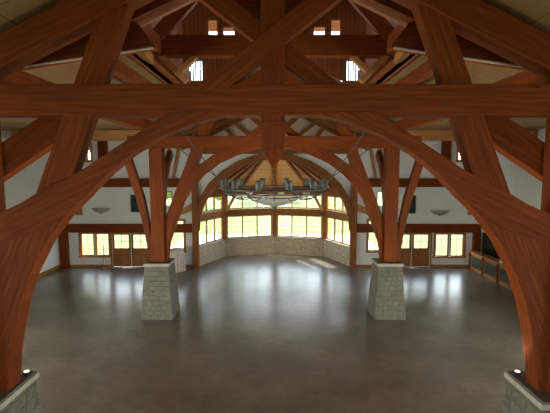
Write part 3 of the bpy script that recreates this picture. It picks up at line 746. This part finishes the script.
# high cocktail table under a draped cloth
tb = thing('cocktail_table', 'tall round table under a floor length white cloth behind the left pier', 'table', (-5.85, 23.55, 0))
b = MB(); b.lathe([(.38, 1.31), (.40, 1.32), (.40, 1.34), (.38, 1.345)], n=24); b.obj('table_top', 'black', tb)
b = MB(); b.lathe([(.25, 0), (.25, .02), (.04, .04), (.035, .06), (.035, 1.31)], n=16); b.obj('pedestal', 'iron', tb)
b = MB(); n_ = 96; prof = [(0.001, 1.362), (.38, 1.36), (.42, 1.35), (.43, 1.30), (.43, .9), (.44, .4), (.47, .02)]
for k, (r_, z) in enumerate(prof):
    for j in range(n_):
        a = 2*PI*j/n_; amp = max(0, 1.30-z)*.05; rr = r_+amp*math.sin(a*13+.4*math.sin(3*a))
        b.v.append((rr*math.cos(a), rr*math.sin(a), z))
for k in range(len(prof)-1):
    for j in range(n_):
        b.f.append((k*n_+j, k*n_+(j+1) % n_, (k+1)*n_+(j+1) % n_, (k+1)*n_+j)); b.d.append(None)
cl = b.obj('tablecloth', 'cloth', None, 0, True); cl.location = (-5.85, 23.55, 0)
tag(cl, 'white pleated cloth falling to the floor behind the left pier', 'tablecloth')

# tripod easel by the left windows
e = thing('tripod_stand', 'thin dark tripod stand in front of the left pair of windows', 'stand', (-10.35, 23.9, 0))
b = MB(); b.tube([(0, 0, .9), (0, 0, 1.45)], .014, 6); b.box(-.02, .02, -.02, .02, .86, .94); b.obj('pole', 'iron', e)
for k in range(3):
    a = 2*PI*k/3+.4; b = MB(); b.tube([(0, 0, .92), (.27*math.cos(a), .27*math.sin(a), 0.005)], .012, 6); b.obj('leg', 'iron', e)

# bar on the right
XR = 12.0
bar = thing('bar_counter', 'low wooden bar with glossy top rail and framed panels along the right side', 'bar', (XR, 13.2, 0))
b = MB(); b.box(-.12, .42, 0, 11.0, 1.06, 1.13); b.obj('top_rail', 'trim', bar, .015)
b = MB(); b.box(-.02, .0, 0, 11.0, .1, .98, (0, 1, 0)); b.box(.01, .30, .02, 10.98, .02, 1.05, (0, 1, 0)); b.obj('body', 'door', bar)
b = MB(); b.box(-.05, .0, 0, 11.0, 0, .16); b.box(-.05, .0, 0, 11.0, .93, 1.06); b.obj('rail_trim', 'trim', bar, .006)
for k in range(8):
    y = .05+k*1.53
    b = MB(); b.box(-.10, .0, y, y+.16, 0, 1.06); b.box(-.13, -.1, y+.02, y+.14, .78, 1.06); b.obj('pilaster', 'timber', bar, .01)
    if k < 7:
        b = MB(); y0 = y+.16; y1 = y+1.53
        b.box(-.035, -.015, y0+.08, y1-.08, .24, .86, (0, 1, 0)); b.obj('panel', 'barback', bar, .006)
        for ya in (y0, y1-.1):
            b = MB(); b.box(-.045, -.018, ya, ya+.1, .16, .93); b.obj('stile', 'trim', bar, .004)
cab = thing('back_bar_cabinet', 'dark shelving cabinet behind the bar at the right', 'cabinet', (15.6, 14.0, 0))
b = MB(); b.box(0, .9, 0, 9.8, 0, .95); b.box(.75, .9, 0, 9.8, .95, 2.2); b.obj('body', 'barback', cab, .01)
b = MB(); b.box(-.05, .75, 0, 9.8, .95, 1.0); b.obj('counter', 'black', cab)
for z in (1.35, 1.75):
    b = MB(); b.box(.3, .75, 0, 9.8, z, z+.04); b.obj('shelf', 'trim', cab)
t_ = thing('card_holder', 'small white card standing on the bar top', 'card', (XR+.12, 20.9, 1.13))
b = MB(); b.shell([(-.1, -.13, 0), (-.1, .13, 0), (.1, .13, 0), (.1, -.13, 0)], [(-.01, -.13, .26), (-.01, .13, .26), (.01, .13, .26), (.01, -.13, .26)]); b.obj('card', 'paper', t_)
for k, (dy, h) in enumerate(((20.3, .12), (22.9, .1))):
    b = MB(); b.lathe([(.05, 0), (.055, h*.4), (.045, h), (.035, h)], (XR+.1, dy, 1.13), 14)
    tag(b.obj('cup', 'black', None), 'small black cup on the bar, %s' % ('nearer than the white card' if k == 0 else 'beyond the white card near the far end'), 'cup')

# ================================================================ OUTDOORS
b = MB(); b.box(-8.5, 8.5, 29.2, 38.6, -.36, -.30); struct(b.obj('terrace', 'terrace'))
import bmesh
def crown(bm_seed, R0, H0):
    random.seed(bm_seed); bm = bmesh.new()
    for k in range(34):
        a = random.random()*2*PI; z = random.random(); rr = R0*(.2+.8*math.sin(PI*min(1, .15+z*.85)))*random.uniform(.3, .85)
        c = Vector((rr*math.cos(a), rr*math.sin(a), H0*(.2+.75*z)))
        g = bmesh.ops.create_icosphere(bm, subdivisions=2, radius=random.uniform(.22, .36)*R0)
        for v in g['verts']:
            v.co = v.co*(1+random.uniform(-.22, .22)) + c
    me = bpy.data.meshes.new('foliage'); bm.to_mesh(me); bm.free(); me.materials.append(M['leaf']); return me
cr = [crown(3, 4, 9), crown(5, 4.5, 11)]
tk = MB(); tk.tube([(0, 0, 0), (.1, 0, 2), (0, .1, 5)], [.35, .26, .15], 10)
spots = [(-46, 74, 1.2), (-33, 64, 1.3), (-20, 70, 1.35), (-8, 62, 1.2), (3, 76, 1.3), (12.5, 62, 1.15), (25, 70, 1.35), (38, 64, 1.3), (51, 74, 1.2)]
words = ['first', 'second', 'third', 'fourth', 'fifth', 'sixth', 'seventh', 'eighth', 'last']
tkme = None
for i, (x, y, s) in enumerate(spots):
    t_ = thing('tree', 'green leafy tree beyond the lawn, %s from the left' % words[i], 'tree', (x, y, -.36), i*1.3, 'trees beyond the lawn')
    t_.scale = (s, s, s*1.25)
    f_ = bpy.data.objects.new('foliage', cr[i % 2]); C.objects.link(f_); f_.parent = t_
    if tkme is None: o = tk.obj('trunk', 'bark', t_, 0, True); tkme = o.data
    else: o = bpy.data.objects.new('trunk', tkme); C.objects.link(o); o.parent = t_
